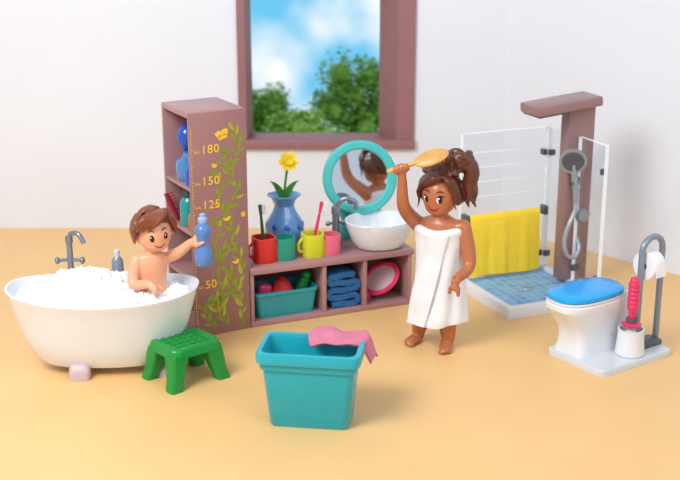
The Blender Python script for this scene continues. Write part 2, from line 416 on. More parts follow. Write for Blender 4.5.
bm = B(); lathe(bm, [(.0, -.02), (.15, -.02), (.165, -.01), (.165, .012), (.15, .02), (.128, .016), (.122, .004), (.0, .004)], 36, 1.0, .74, MT); part('frame', bm, M_hotpink, t)
bm = B(); lathe(bm, [(.0, .003), (.124, .003), (.124, .009), (0, .009)], 36, 1.0, .74, MT); part('mirror_glass', bm, M_paleglass, t)
bm = B(); h0 = MT @ V((-.15, -.02, 0)); tube(bm, [h0, h0+V((-.015, -.03, -.03)), V((h0.x-.02, h0.y-.06, .022))], [.02, .017, .02]); part('handle', bm, M_mag, t)
# ------------------------------------------------------------------ things on the counter
def double_cup(px, py, m1, m2, sizes, label):
    p = G(px, py, VH); p.z = VH; t = thing('double_cup', label, 'cup', p, AN)
    for sg, m, (r, h) in ((-1, m1, sizes[0]), (1, m2, sizes[1])):
        cx = sg*(r-.006); bm = B()
        loft(bm, [sell(r*a_, r*a_, z, 3.2, 40, cx) for a_, z in ((.94, 0), (.97, .012), (1.0, h-.012), (.98, h), (.86, h), (.82, .02), (.1, .018))]); part('cup', bm, m, t)
    r0, h0 = sizes[0]; r1, h1 = sizes[1]
    bm = B(); tube(bm, cr([(-2*r0+.01, 0, h0*.2), (-2*r0-.03, -.01, h0*.3), (-2*r0-.035, -.01, h0*.6), (-2*r0+.008, 0, h0*.8)], 5), .013, 8); part('handle', bm, m1, t)
    bm = B(); box(bm, -.024, .024, -r1*.7, r1*.7, 0, min(h0, h1)*.85, .004); part('bridge', bm, m1, t)
    return p
c1 = double_cup(274.5, 259.5, M_red, M_cupgreen, ((.102, .22), (.094, .2)), 'joined pair of round-edged cups, red and sea green, at the left end of the counter')
c3 = double_cup(322, 254, M_lime, M_pink, ((.096, .205), (.085, .18)), 'joined pair of round-edged cups, yellow and pink, beside the white basin')
def toothbrush(a, b_, m, label):
    t = thing('toothbrush', label, 'toothbrush', a)
    a, b_ = V(a), V(b_); d = (b_-a)
    bm = B(); tube(bm, [a, a+d*.3, a+d*.7, a+d*.78, a+d], [.014, .017, .013, .011, .02], 10); part('handle', bm, m, t, True)
    n = V((-d.z, 0, d.x)).normalized()
    bm = B(); p0 = a+d*.85-n*.014; p1 = a+d*.98-n*.014
    for k in range(4):
        q = p0+(p1-p0)*k/3; tube(bm, [q, q-n*.03], .012, 8)
    part('bristles', bm, M_white, t, True)
p = c3-U*.09; toothbrush((p.x-.01, p.y, VH+.03), at(322, 202, p.y+.02), M_hotpink, 'pink toothbrush standing in the yellow cup')
p = c1-U*.098; toothbrush((p.x+.01, p.y, VH+.03), at(260, 205, p.y+.02), M_dgreen, 'dark green toothbrush standing in the red cup')
# vase
p = G(284, 250.5, VH) + V((0, .16, 0)); p.z = VH
t = thing('vase', 'bulging blue glass vase holding the yellow flower', 'vase', p)
prof = [(0, 0), (.1, 0), (.138, .04), (.176, .14), (.17, .22), (.108, .32), (.086, .38), (.11, .44), (.152, .475), (.132, .48), (.072, .4), (.09, .33), (.148, .2), (.1, .04), (0, .03)]
bm = B(); rings = []
for r, z in prof: rings.append([V((r*(1+.05*abs(cos(5*2*pi*i/80+z*5))-.025)*cos(2*pi*i/80), r*(1+.05*abs(cos(5*2*pi*i/80+z*5))-.025)*sin(2*pi*i/80), z)) if r > 0 else V((.0006*cos(2*pi*i/80), .0006*sin(2*pi*i/80), z)) for i in range(80)])
loft(bm, rings); part('body', bm, M_vase, t)
for k in range(9):
    a_ = 2*pi*k/9
    for zz, rr in ((.2, .166), (.1, .155)):
        a2 = a_+(.35 if zz < .15 else 0); bm = B(); ball(bm, (cos(a2)*rr, sin(a2)*rr, zz), (.012, .03, .036), Matrix.Rotation(a2, 4, 'Z') @ Matrix.Rotation(.6, 4, 'X'), 12); part('facet', bm, M_facet, t)
fl = thing('flower', 'yellow daffodil with green leaves standing in the blue vase', 'flower', (p.x, p.y, VH+.05))
tip = at(288, 162, p.y-.02)
bm = B(); tube(bm, cr([(p.x, p.y, VH+.05), (p.x, p.y, VH+.45), tip], 6), .011, 8); part('stem', bm, M_leaf, fl, True)
for k, (dx, h) in enumerate(((-.12, .66), (.13, .67), (-.06, .6))):
    g = []
    for i in range(9):
        s_ = i/8; w = .03*sin(pi*(.15+.85*s_)**1.1)+.004
        c = V((p.x+dx*s_**1.6, p.y-.02*s_-.01*k, VH+.38+(h-.38)*s_-.06*s_**4)); g.append([c+V((-w, 0, 0)), c+V((0, .008, 0)), c+V((w, 0, 0))])
    bm = B(); sheet(bm, g, .005); part('leaf', bm, M_leaf, fl, True)
bm = B(); FD = (V((0.25, -.85, .45))).normalized(); Q = FD.to_track_quat('Z', 'Y').to_matrix().to_4x4()
for k in range(6):
    a_ = k*pi/3; Rk = Matrix.Translation(tip) @ Q @ Matrix.Rotation(a_, 4, 'Z')
    ball(bm, Rk @ V((.05, 0, .012)), (.052, .034, .009), Q @ Matrix.Rotation(a_, 4, 'Z') @ Matrix.Rotation(-.5, 4, 'Y'), 14)
part('petals', bm, M_petal, fl, True)
bm = B(); lathe(bm, [(0, 0), (.022, 0), (.028, .03), (.042, .06), (.036, .06), (.02, .03), (0, .02)], 18, M=Matrix.Translation(tip) @ Q); part('trumpet', bm, M_petal, fl, True)
# basin
t = thing('wash_basin', 'white round wash basin on the right end of the vanity counter', 'basin', Lc(1.305, .19, VH), AN)
bm = B(); lathe(bm, [(0, 0), (.17, 0), (.215, .012), (.262, .075), (.3, .175), (.322, .25), (.318, .258), (.303, .254), (.275, .165), (.22, .075), (.1, .045), (0, .04)], 48, 1, .85); part('bowl', bm, M_white, t)
bm = B(); lathe(bm, [(0, .041), (.03, .041), (.028, .05), (0, .05)], 20); part('drain', bm, M_chrome, t)
p = Lc(.965, .4, VH); t = thing('faucet', 'grey arched basin tap left of the white wash basin', 'faucet', p, AN)
bm = B(); lathe(bm, [(0, 0), (.055, 0), (.055, .02), (.036, .03), (.034, .28), (.042, .29), (.042, .35), (.02, .365), (0, .365)], 20); part('body', bm, M_chrome, t)
bm = B(); tube(bm, cr([(0, 0, .31), (.03, -.02, .40), (.09, -.05, .43), (.15, -.08, .40), (.165, -.085, .33)], 6), .023, 12); part('spout', bm, M_chrome, t)
bm = B(); tube(bm, [(-.07, 0, .2), (.07, 0, .2)], .014, 8); ball(bm, (-.075, 0, .2), .024); ball(bm, (.075, 0, .2), .024); part('handle', bm, M_chrome, t)
# round mirror
t = thing('mirror', 'round mirror in a wide teal ring stand behind the basin', 'mirror', Lc(1.25, .515, VH), radians(8.5))
zc = .565; MT = Matrix.Translation((0, 0, zc)) @ Matrix.Rotation(radians(81), 4, 'X') @ Matrix.Scale(1.1, 4)
bm = B(); lathe(bm, [(.0, -.035), (.29, -.035), (.31, -.02), (.312, .02), (.295, .035), (.25, .035), (.236, .02), (.236, .005), (0, .005)], 56, M=MT); part('ring_frame', bm, M_teal, t)
bm = B(); lathe(bm, [(0, .004), (.237, .004), (.237, .012), (0, .012)], 56, M=MT); part('mirror_glass', bm, M_mirror, t)
bm = B(); loft(bm, [rrect(.5, .07, .03, 0), rrect(.5, .07, .03, .03), rrect(.4, .06, .025, .08), rrect(.34, .05, .02, .17), rrect(.42, .045, .015, .3)]); part('stand', bm, M_teal, t)
# tall cabinet contents
t = thing('bottle', 'blue glass decanter with a cobalt stopper on the upper shelf of the tall cabinet', 'bottle', Lk(-.385, .33, 1.296), AC)
bm = B(); lathe(bm, [(0, 0), (.09, 0), (.105, .02), (.11, .12), (.1, .17), (.05, .2), (.04, .23), (.05, .25), (0, .25)], 28); part('body', bm, M_sky, t)
bm = B(); lathe(bm, [(0, .25), (.03, .25), (.06, .28), (.09, .35), (.075, .43), (.03, .47), (0, .475)], 24); part('stopper', bm, M_cobalt, t)
t = thing('bottle', 'small cobalt bottle at the front edge of the upper shelf of the tall cabinet', 'bottle', Lk(-.43, .14, 1.296), AC)
bm = B(); lathe(bm, [(0, 0), (.055, 0), (.06, .02), (.06, .12), (.03, .16), (0, .16)], 24); part('body', bm, M_cobalt, t)
bm = B(); lathe(bm, [(0, .16), (.028, .16), (.028, .22), (0, .225)], 20); part('cap', bm, M_sky, t)
t = thing('bottle', 'turquoise bottle on the middle shelf of the tall cabinet', 'bottle', Lk(-.41, .29, .916), AC)
bm = B(); lathe(bm, [(0, 0), (.075, 0), (.08, .02), (.08, .2), (.05, .24), (0, .245)], 24); part('body', bm, M_turq, t)
bm = B(); lathe(bm, [(0, .244), (.045, .244), (.045, .3), (.03, .31), (0, .31)], 20); part('cap', bm, M_dgreen, t)
t = thing('bottle', 'small amber bottle on the middle shelf of the tall cabinet', 'bottle', Lk(-.43, .13, .916), AC)
bm = B(); lathe(bm, [(0, 0), (.05, 0), (.055, .02), (.052, .12), (.025, .16), (0, .16)], 24); part('body', bm, M_amber, t)
bm = B(); lathe(bm, [(0, .16), (.024, .16), (.024, .21), (0, .215)], 20); part('cap', bm, M_offw, t)
t = thing('comb', 'crimson comb leaning out of the middle shelf of the tall cabinet', 'comb', Lk(-.45, .46, .916), AC)
bm = B(); tube(bm, [(0, 0, .012), (-.05, .03, .14), (-.085, .045, .24)], [.018, .026, .018], 10); part('spine', bm, M_crim, t)
bm = B()
for k in range(7):
    q = V((-.02, .012, .07)).lerp(V((-.08, .043, .225)), k/6); tube(bm, [q, q+V((.06, -.01, .02))], .006, 6)
part('teeth', bm, M_crim, t)
# ------------------------------------------------------------------ bathtub
TC = V((-1.857, -.43, 0)); RZ = .62
def tub_ring(a, b_, z, up=0):
    return [V((p.x, p.y, z + up*(abs(p.x)/.75)**2.2)) for p in sell(a, b_, z, 2.25, 72)]
tub = thing('bathtub', 'white oval freestanding bathtub filled with foam on mauve feet', 'bathtub', TC, radians(2))
bm = B()
loft(bm, [tub_ring(.4, .18, .06), tub_ring(.5, .235, .075), tub_ring(.565, .28, .14), tub_ring(.615, .315, .25), tub_ring(.665, .35, .38, .01), tub_ring(.705, .382, .5, .03), tub_ring(.738, .41, .595, .05), tub_ring(.75, .422, .622, .05), tub_ring(.752, .424, .632, .05),
          tub_ring(.746, .418, .637, .05), tub_ring(.732, .405, .634, .05), tub_ring(.7, .38, .56, .04), tub_ring(.62, .32, .35), tub_ring(.52, .25, .18), tub_ring(.4, .17, .13)])
part('shell', bm, M_white, tub)
for (fx, fy) in ((-.17, -.2), (.47, -.14), (-.17, .2), (.47, .14)):
    bm = B(); sg = 1 if fy > 0 else -1
    loft(bm, [rrect(.16, .12, .03, 0, 5, fx, fy+sg*.06), rrect(.165, .125, .04, .05, 5, fx, fy+sg*.055), rrect(.16, .12, .04, .1, 5, fx, fy+sg*.035), rrect(.13, .09, .04, .14, 5, fx, fy)])
    part('foot', bm, M_foot, tub)
q = Matrix.Rotation(-radians(2), 4, 'Z') @ (G(70, 276, .64)-TC); fx, fy = q.x, .4
fa = B(); lathe(fa, [(0, .62), (.045, .62), (.045, .66), (.025, .67), (.024, .9), (.032, .91), (.03, .96), (0, .97)], 18, M=Matrix.Translation((fx, fy, 0)))
fau = part('faucet', fa, M_chrome, tub, label='grey tap on the back rim of the tub')
bm = B(); tube(bm, cr([(fx, fy, .9), (fx+.02, fy-.03, .985), (fx+.09, fy-.08, 1.0), (fx+.14, fy-.11, .93)], 6), .02, 10); part('spout', bm, M_chrome, fau)
for s_ in (-1, 1):
    bm = B(); tube(bm, [(fx, fy, .76), (fx+s_*.1, fy-.02, .76)], .014, 8); ball(bm, (fx+s_*.1, fy-.02, .76), (.022, .03, .03)); part('handle', bm, M_chrome, fau)
q = Matrix.Translation(TC) @ Matrix.Rotation(radians(2), 4, 'Z') @ V((.06, .412, .637)); q.z = .639
t = thing('bottle', 'small grey-blue bottle on the back rim of the bathtub', 'bottle', q)
bm = B(); lathe(bm, [(0, 0), (.045, 0), (.05, .02), (.046, .11), (.025, .14), (0, .14)], 20); part('body', bm, M_steel, t)
bm = B(); lathe(bm, [(0, .14), (.022, .14), (.026, .19), (.012, .2), (0, .2)], 16); part('cap', bm, M_offw, t)
# foam
CHX, CHY = -1.47, -.40
bm = B(); rings = []
def foam_h(x, y):
    e = (x/.69)**2+(y/.37)**2; m_ = max(0, 1-e)
    h = .585+.12*m_**.5+.05*m_**.5*noise.noise(V((x*5.5, y*5.5, 1)))+.04*m_**.4*noise.noise(V((x*12, y*12, 4)))+.024*m_**.3*noise.noise(V((x*30, y*30, 9)))+.09*math.exp(-((x+.2)/.3)**2)*m_
    dx, dy = x+TC.x-CHX, y+TC.y-CHY
    return h-.05*math.exp(-(dx*dx+(dy+.1)**2)/.03)
for k in range(60):
    s_ = 1-k/59.9; rings.append([V((p.x, p.y, foam_h(p.x, p.y)-(.06 if k == 0 else 0))) for p in sell(.69*s_, .368*s_, 0, 2.25, 170)])
loft(bm, rings, True, True)
for k in range(2800):
    a_ = random.uniform(0, 2*pi); s_ = sqrt(random.random())*.99
    x, y = .675*s_*cos(a_), .36*s_*sin(a_)
    if abs(x+TC.x-CHX) < .14 and abs(y+TC.y-CHY) < .12: continue
    r = random.uniform(.004, .009) if random.random() < .9 else random.uniform(.009, .016)
    ball(bm, (x, y, foam_h(x, y)+r*random.uniform(-.2, .7)), r, ico=1 if r < .009 else 2)
single('bath_foam', bm, M_foam, 'white bubbly bath foam filling the bathtub', 'foam', TC, radians(2), kind='stuff', smooth=80)
# ------------------------------------------------------------------ people
def hand(bm, C, A, wrist, rg, rf=.016, sp=.03, flip=1, thumb=1, ends=(150, 178, 168, 140)):
    C, A, wrist = V(C), V(A).normalized(), V(wrist)
    e1 = wrist-C; e1 -= A*e1.dot(A); e1.normalize(); e2 = A.cross(e1)*flip
    R_ = Matrix((A, e2, e1)).transposed().to_4x4()
    pc = C+e1*(rg+.006); ball(bm, pc, (sp*1.9, rg*.75+.01, .026), R_, 16)
    for k in range(4):
        P = []
        for i in range(8):
            th = radians(20+(ends[k]-20)*i/7); P.append(C+A*((k-1.5)*sp*thumb)+(e1*cos(th)+e2*sin(th))*(rg+.002))
        tube(bm, P, [rf, rf, rf, rf, rf*.95, rf*.9, rf*.85, rf*.7], 10); ball(bm, P[-1], rf*.72, seg=10)
    P = []
    for i in range(6):
        th = radians(-15-105*i/5); P.append(C+A*(-1.3*sp*thumb+.35*sp*thumb*i)+(e1*cos(th)+e2*sin(th))*(rg+.003))
    tube(bm, P, [rf*1.15, rf*1.15, rf*1.1, rf, rf*.95, rf*.75], 10)
    tube(bm, [wrist, wrist.lerp(pc, .5), pc], [.036, .034, .031], 12)
def head_frame(f, roll=0.0):
    f = V(f).normalized(); l = V((-f.y, f.x, 0)).normalized(); up = l.cross(-f).normalized()
    l2 = l*cos(roll)+up*sin(roll); up2 = up*cos(roll)-l*sin(roll)
    return Matrix((l2, -f, up2)).transposed().to_4x4(), l, f
def face(par, bvh, C, R_, lip, brow, lash=False, k=1.0, eyegap=.40):
    def surf(az, el, out=0.0):
        d = (R_ @ V((cos(el)*sin(az), -cos(el)*cos(az), sin(el)))).normalized()
        loc, n, i, ds = bvh.ray_cast(C+d*.215, -d)
        if loc is None: loc = C+d*.15
        return loc+d*out
    for s_ in (-1, 1):
        az = s_*eyegap; el = -.06
        Rz = R_ @ Matrix.Rotation(az, 4, 'Z')
        bm = B()
        if lash: ball(bm, surf(az-.03, el-.01, -.0045), (.0235*k, .009, .030*k), Rz, 18, 0)
        ball(bm, surf(az, el, -.002), (.019*k, .0085, .029*k), Rz, 18, 1)
        ball(bm, surf(az-.05, el+.08, .0055), (.0055*k, .003, .0065*k), Rz, 10, 0)  # painted glint: small white bead standing in for a highlight
        if lash: tube(bm, [surf(az-s_*.15, el+.12, .002), surf(az-s_*.02, el+.22, .003), surf(az+s_*.14, el+.17, .003), surf(az+s_*.22, el+.19, .002)], [.003, .006, .006, .003], 6, 1)
        part('eye', bm, [M_eyew_glint, M_eye], par, True)
        bm = B(); tube(bm, [surf(az-s_*.2, el+.37, -.001), surf(az, el+.45, -.001), surf(az+s_*.22, el+.38, -.001)], [.005*k, .0075*k, .004*k], 8); part('eyebrow', bm, brow, par, True)
    bm = B(); P = [surf(-.36+.72*i/12, -.48-.17*(1-((i-6)/6)**2), -.001) for i in range(13)]
    tube(bm, P, [.003, .007, .009, .007, .003], 8); part('mouth', bm, lip, par, True)
# ---------- woman
WC = V((.81, 0, 0)); fdir = V((-.42, -.907, 0)).normalized(); R_, ld, fd = head_frame(fdir)
woman = thing('person', 'woman wrapped in a white towel brushing her tied-up brown hair', 'person', (WC.x, WC.y, 0))
def P_(l, f, z): return WC + ld*l + fd*f + V((0, 0, z))
bm = B()
def ring_lf(hw, hd, z, n=28, cl=0, cf=0): return [P_(cl+hw*cos(2*pi*i/n), cf+hd*sin(2*pi*i/n), z) for i in range(n)]
loft(bm, [ring_lf(.14, .1, .22), ring_lf(.18, .13, .4), ring_lf(.165, .12, .6), ring_lf(.15, .11, .75), ring_lf(.17, .12, .92), ring_lf(.198, .12, 1.02), ring_lf(.17, .1, 1.08), ring_lf(.085, .075, 1.115), ring_lf(.058, .058, 1.135)])
tube(bm, [P_(0, 0, 1.08), P_(0, .005, 1.22)], .062, 16)
HC = P_(0, .02, 1.305); rx, ry, rz = .147, .152, .172
RH, lh, fh = head_frame(V((-.47, -.87, -.03)))
ball(bm, HC, (rx, ry, rz), RH, 36)
ball(bm, HC+RH @ V((0, -.045, -.07)), (.112, .095, .1), RH, 24)
for s_ in (-1, 1): ball(bm, HC+RH @ V((s_*rx, .01, -.03)), (.018, .03, .042), RH, 12)
sh = P_(-.195, .0, 1.03); el = at(404, 207, -.10); brA = at(387, 172, -.17); brB = at(447, 152.5, -.20)
bax = (brB-brA).normalized(); gc = at(401, 168, -.177); gc = brA + bax*(gc-brA).dot(bax)
wr = gc + V((.012, .02, -.095))
tube(bm, cr([sh+V((.04, 0, -.02)), sh, el, wr], 7), [.072, .071, .068, .064, .058, .052, .045, .038], 16)
hand(bm, gc, bax, wr, .026, .018, .032, flip=-1)
sh2 = P_(.2, 0, 1.025); el2 = P_(.275, .06, .76); hc2 = at(454, 292, -.30); wr2 = hc2 + V((.012, .008, .098))
tube(bm, cr([sh2-ld*.04, sh2, el2, wr2], 7), [.072, .071, .068, .063, .058, .052, .045, .038], 16)
hand(bm, hc2, (ld*.3+fd*.9), wr2, .034, .018, .032, flip=-1, ends=(110, 130, 125, 105))
for g, sgn in ((G(417, 341), -1), (G(446, 348), 1)):
    top = P_(sgn*.095, 0, .45)
    tube(bm, cr([top, V((g.x, g.y, .25)).lerp(V((top.x, top.y, .25)), .5), V((g.x+.015, g.y+.01, .1)), V((g.x+.015, g.y+.015, .045))], 5), [.085, .082, .076, .064, .054, .048], 16)
    fdv = (fd - ld*(.16 if sgn < 0 else -.28)).normalized(); RF, l2, _ = head_frame(fdv)
    ball(bm, g+fdv*.05+V((0, 0, .034)), (.056, .118, .034), RF, 18)
    ball(bm, g-fdv*.02+V((0, 0, .05)), (.05, .058, .05), RF, 14)
    for k in range(5): ball(bm, g+fdv*(.153-.012*abs(k-1 if sgn > 0 else k-3))+l2*((k-2)*.021)+V((0, 0, .02)), (.0125, .024, .018), RF, 10)
body = fuse(bm, .0085, 4); bv = BVHTree.FromBMesh(body); part('body', body, M_skin_w, woman, True, 80)
face(woman, bv, HC, RH, M_lip, M_hair_w, True, 1.06)
bm = B(); rings = []
prof = [(.165, .115, 1.035), (.188, .138, 1.042), (.21, .155, 1.036), (.221, .166, 1.02), (.22, .165, .99), (.208, .157, .97), (.204, .155, .92), (.197, .151, .86), (.193, .149, .8), (.196, .152, .73), (.203, .157, .65), (.212, .164, .56), (.22, .171, .48), (.229, .178, .4), (.238, .184, .32), (.244, .19, .26), (.24, .186, .23), (.2, .155, .23), (.15, .12, .3)]
for hw, hd, z in prof:
    rg = []
    for i in range(144):
        a_ = 2*pi*i/144; lo = min(1, max(0, (1.0-z)*2.0))
        tw_ = 4.5*z
        k = 1+lo*(.06*sin(5*a_+tw_)*(.35+.65*lo)+.036*sin(9*a_+1.7*tw_+1)+.014*sin(3*a_+14*z))
        rg.append(P_(hw*cos(a_)*k, hd*sin(a_)*k, z+(.01*sin(3*a_) if z > .96 else 0)+(.02*sin(2*a_+1) if z < .3 else 0)))
    rings.append(rg)
loft(bm, rings)
tw = part('towel_wrap', bm, M_towel, woman, True, 60)
bm = B(); g = []
for k in range(26):
    s_ = k/25; z = 1.0-.78*s_; row = []
    hw = .211-.012*sin(pi*min(1, s_*2))+.036*max(0, s_-.3)/.7; hd = hw*.775
    for j in range(8):
        a_ = 1.0+.75*s_+.1*j; rr = 1.05+.015*sin(k*.8)+(.08 if j == 7 else .04 if j == 6 else 0)-.02*(j == 0)
        row.append(P_(hw*cos(a_)*rr, hd*sin(a_)*rr, z))
    g.append(row)
sheet(bm, g, .016); part('towel_flap', bm, M_towel, tw, True, 60)
# hair: swept fringe and a full tousled updo with loose strands
bm = B()
def H(x, y, z): return HC + RH @ V((x, y, z))
ball(bm, H(0, .045, .04), (.162, .153, .165), RH, 30)
for k in range(6):
    q = k/5
    tube(bm, cr([H(.075-.02*q, -.085+.03*q, .17+.012*q), H(.01-.03*q, -.135+.035*q, .16+.014*q), H(-.068-.03*q, -.13+.05*q, .122+.012*q), H(-.13-.02*q, -.09+.055*q, .065), H(-.156-.008*q, -.06+.055*q, -.0-.04*(k % 2))], 6), [.014, .031, .034, .027, .007], 10)
for k in range(3):
    q = k/2
    tube(bm, cr([H(.07, -.085+.03*q, .17), H(.112+.015*q, -.107+.04*q, .135), H(.146+.008*q, -.07+.045*q, .05), H(.155, -.04+.05*q, -.03-.03*(k % 2))], 6), [.014, .029, .028, .007], 10)
for k in range(9):
    az = -1.2+2.4*k/8; sx_, cx_ = sin(az), cos(az)
    tube(bm, cr([H(.152*sx_, -.085*cx_+.02, .155+.02*cx_), H(.115*sx_+.01, -.035*cx_+.03, .205+.02*cx_), H(.08+.03*sx_, .06, .235)], 6), [.024, .034, .028], 10)
for s_ in (-1, 1):
    for k in range(4):
        tube(bm, cr([H(s_*.147, -.04+.035*k, .07), H(s_*.16, -.01+.035*k, .0), H(s_*.15, .02+.03*k, -.06), H(s_*.11, .06+.025*k, -.09)], 5), [.02, .026, .022, .009], 10)
for s_, ln in ((-1, -.12), (1, -.1)):
    tube(bm, cr([H(s_*.14, -.075, .08), H(s_*.163, -.075, .02), H(s_*.152, -.072, -.045), H(s_*.17, -.065, ln)], 6), [.012, .014, .011, .004], 8)
ball(bm, H(.12, .07, .245), (.1, .085, .075), RH, 20)
for k in range(12):
    a_ = 2*pi*k/12; c_ = H(.12+.085*cos(a_), .07+.07*sin(a_), .262+.028*sin(2.1*k)); d1 = V((cos(a_+1.2), sin(a_+1.2), 0))
    tube(bm, cr([c_+RH @ (-d1*.055+V((0, 0, -.04))), c_+RH @ (-d1*.03+V((0, 0, .03))), c_+RH @ (d1*.03+V((0, 0, .032))), c_+RH @ (d1*.06+V((0, 0, -.025)))], 5), [.022, .034, .032, .012], 10)
for k in range(8):
    a_ = 2*pi*k/8; ox, oy = .032*cos(a_), .04*sin(a_); e_ = .045*(k % 3)
    P = [H(.15+ox, .075+oy, .26), H(.205+ox, .085+oy, .255), H(.23+ox, .09+oy, .175), H(.212+ox, .095+oy, .09), H(.226+ox*.9, .095+oy*.9, .01+.4*e_), H(.212+ox*1.1, .09+oy*.9, -.05+.7*e_), H(.235+ox*1.3, .085+oy, -.10+e_)]
    tube(bm, cr(P, 6), [.026, .033, .033, .032, .029, .02, .005], 10)
part('hair', fuse(bm, .007, 1), M_hair_w, woman, True, 80)
# hairbrush: broad oval head, bristles turned to the hair
hb = thing('hairbrush', 'golden wooden hairbrush held up in the raised hand of the woman in the towel', 'hairbrush', brA)
bm = B(); tube(bm, [brA, brA+bax*.04, brA+bax*.12, brA+bax*.22, brA+bax*.27], [.014, .024, .02, .019, .024], 12); part('handle', bm, M_brush, hb, True)
dn0 = V((0, .62, -.78)); dn = (dn0 - bax*dn0.dot(bax)).normalized(); wd = bax.cross(dn); RB = Matrix((bax, wd, dn)).transposed().to_4x4()
bl = (brB-brA).length; hcn = brA+bax*(bl-.13)
bm = B(); ball(bm, hcn, (.145, .074, .024), RB, 28); part('head', bm, M_brush, hb, True)
bm = B()
for i in range(7):
    for j in range(4):
        q = hcn+bax*((i-3)*.03)+wd*((j-1.5)*.025)+dn*.012; tube(bm, [q, q+dn*.036], .006, 6)
part('bristles', bm, M_bristle, hb, True)
# ---------- child
fdc = V((.26, -.96, 0)).normalized(); _, lc, fc = head_frame((fdc+V((.16, 0, 0))).normalized())
RC, _, _ = head_frame((fdc+V((.2, 0, -.04))).normalized(), radians(7))
CB = V((CHX, CHY, .14)); child = thing('person', 'child with auburn hair sitting in the foam of the bathtub', 'person', CB)
def Q_(l, f, z): return V((CHX, CHY, z)) + lc*l + fc*f
bm = B()
def ring_c(hw, hd, z, n=24): return [Q_(hw*cos(2*pi*i/n), hd*sin(2*pi*i/n), z) for i in range(n)]
loft(bm, [ring_c(.12, .1, .2), ring_c(.13, .11, .32), ring_c(.118, .09, .5), ring_c(.11, .085, .65), ring_c(.12, .086, .8), ring_c(.124, .082, .88), ring_c(.098, .07, .925), ring_c(.046, .046, .945)])
tube(bm, [Q_(0, 0, .9), Q_(0, .01, 1.02)], .05, 14)
hp = at(154, 230, CHY); CHd = V((hp.x, CHY-.01, hp.z-.01)); cx_, cy_, cz_ = .136, .138, .155
ball(bm, CHd, (cx_, cy_, cz_), RC, 32); ball(bm, CHd+RC @ V((0, -.04, -.062)), (.106, .086, .088), RC, 20)
for s_ in (-1, 1): ball(bm, CHd+RC @ V((s_*cx_, .005, -.03)), (.018, .026, .036), RC, 12)
s1 = Q_(.118, 0, .875); bot = at(204, 265, -.47); gz = at(203, 242, -.47); g1 = V((bot.x, bot.y, gz.z+.005)); w1 = g1 + V((-.1, .02, -.02))
e1 = s1.lerp(w1, .5)+V((0, -.005, -.015))
tube(bm, cr([Q_(.075, 0, .865), s1, e1, w1], 6), [.052, .052, .05, .047, .044, .04, .035], 14)
hand(bm, g1, (0, 0, 1), w1, .05, .0165, .028, flip=-1, ends=(95, 112, 108, 90))
s2 = Q_(-.118, 0, .875); g2 = at(158, 291, CHY-.21); e2_ = Q_(-.165, .06, .72); w2 = g2+V((-.07, .03, .05))
tube(bm, cr([Q_(-.075, 0, .865), s2, e2_, w2], 6), [.052, .052, .05, .047, .044, .04, .035], 14)
hand(bm, g2, (.3, -1, .1), w2, .03, .0165, .028, flip=1, ends=(100, 120, 115, 95))
for s_ in (-1, 1):
    tube(bm, cr([Q_(s_*.07, .02, .26), Q_(s_*.085, .16, .34), Q_(s_*.085, .21, .3)], 5), [.07, .06, .05], 12)
body = fuse(bm, .0085, 4); bv = BVHTree.FromBMesh(body); part('body', body, M_skin_c, child, True, 80)
face(child, bv, CHd, RC, M_lipc, M_hair_c, False, .98, .42)
bm = B(); hs_ = 1.085
def HH(x, y, z): return CHd + RC @ V((x*hs_, y*hs_, z*hs_))
ball(bm, HH(0, .032, .035), (.151, .137, .143), RC, 30)
ball(bm, HH(.01, .005, .085), (.122, .112, .078), RC, 24)
def lock(P, w): tube(bm, cr([HH(*p) for p in P], 6), [w*.5, w, w*.85, .004], 12, sq=.8)
for k in range(7):
    q = k/6; x0 = .1-.13*q
    lock([(x0+.01, -.03+.01*q, .15+.012*sin(3*q)), (x0-.045, -.105+.012*q, .142), (x0-.1, -.128+.04*q, .105-.01*(k % 2)), (x0-.142, -.11+.055*q, .065-.02*(k % 2))], .036)
for k in range(4):
    q = k/3
    lock([(.07+.02*q, -.03+.04*q, .15), (.118+.006*q, -.065+.045*q, .105), (.142, -.05+.045*q, .04), (.15, -.055+.045*q, -.02-.03*(k % 2))], .033)
    lock([(-.07-.02*q, -.0+.035*q, .15), (-.125-.004*q, -.035+.04*q, .1), (-.147, -.03+.045*q, .03), (-.156, -.04+.045*q, -.03-.025*(k % 2))], .033)
for k in range(4):
    q = k/3; lock([(.07-.02*q, .02+.03*q, .158), (.02-.01*q, .0+.035*q, .175), (-.04-.01*q, -.01+.035*q, .172), (-.09, -.015+.035*q, .15+.012*(k % 2))], .026)
part('hair', fuse(bm, .0065, 1), M_hair_c, child, True, 80)
t = thing('bottle', 'periwinkle blue shampoo bottle held out by the child in the bathtub', 'bottle', bot)
bm = B(); lathe(bm, [(0, 0), (.056, 0), (.07, .02), (.072, .09), (.05, .155), (.042, .19), (.05, .23), (.064, .27), (.058, .305), (.03, .335), (0, .34)], 26); part('body', bm, M_lav, t)
bm = B(); lathe(bm, [(0, .335), (.028, .335), (.036, .35), (.036, .375), (.022, .39), (.024, .41), (0, .418)], 20); part('cap', bm, M_lavcap, t)
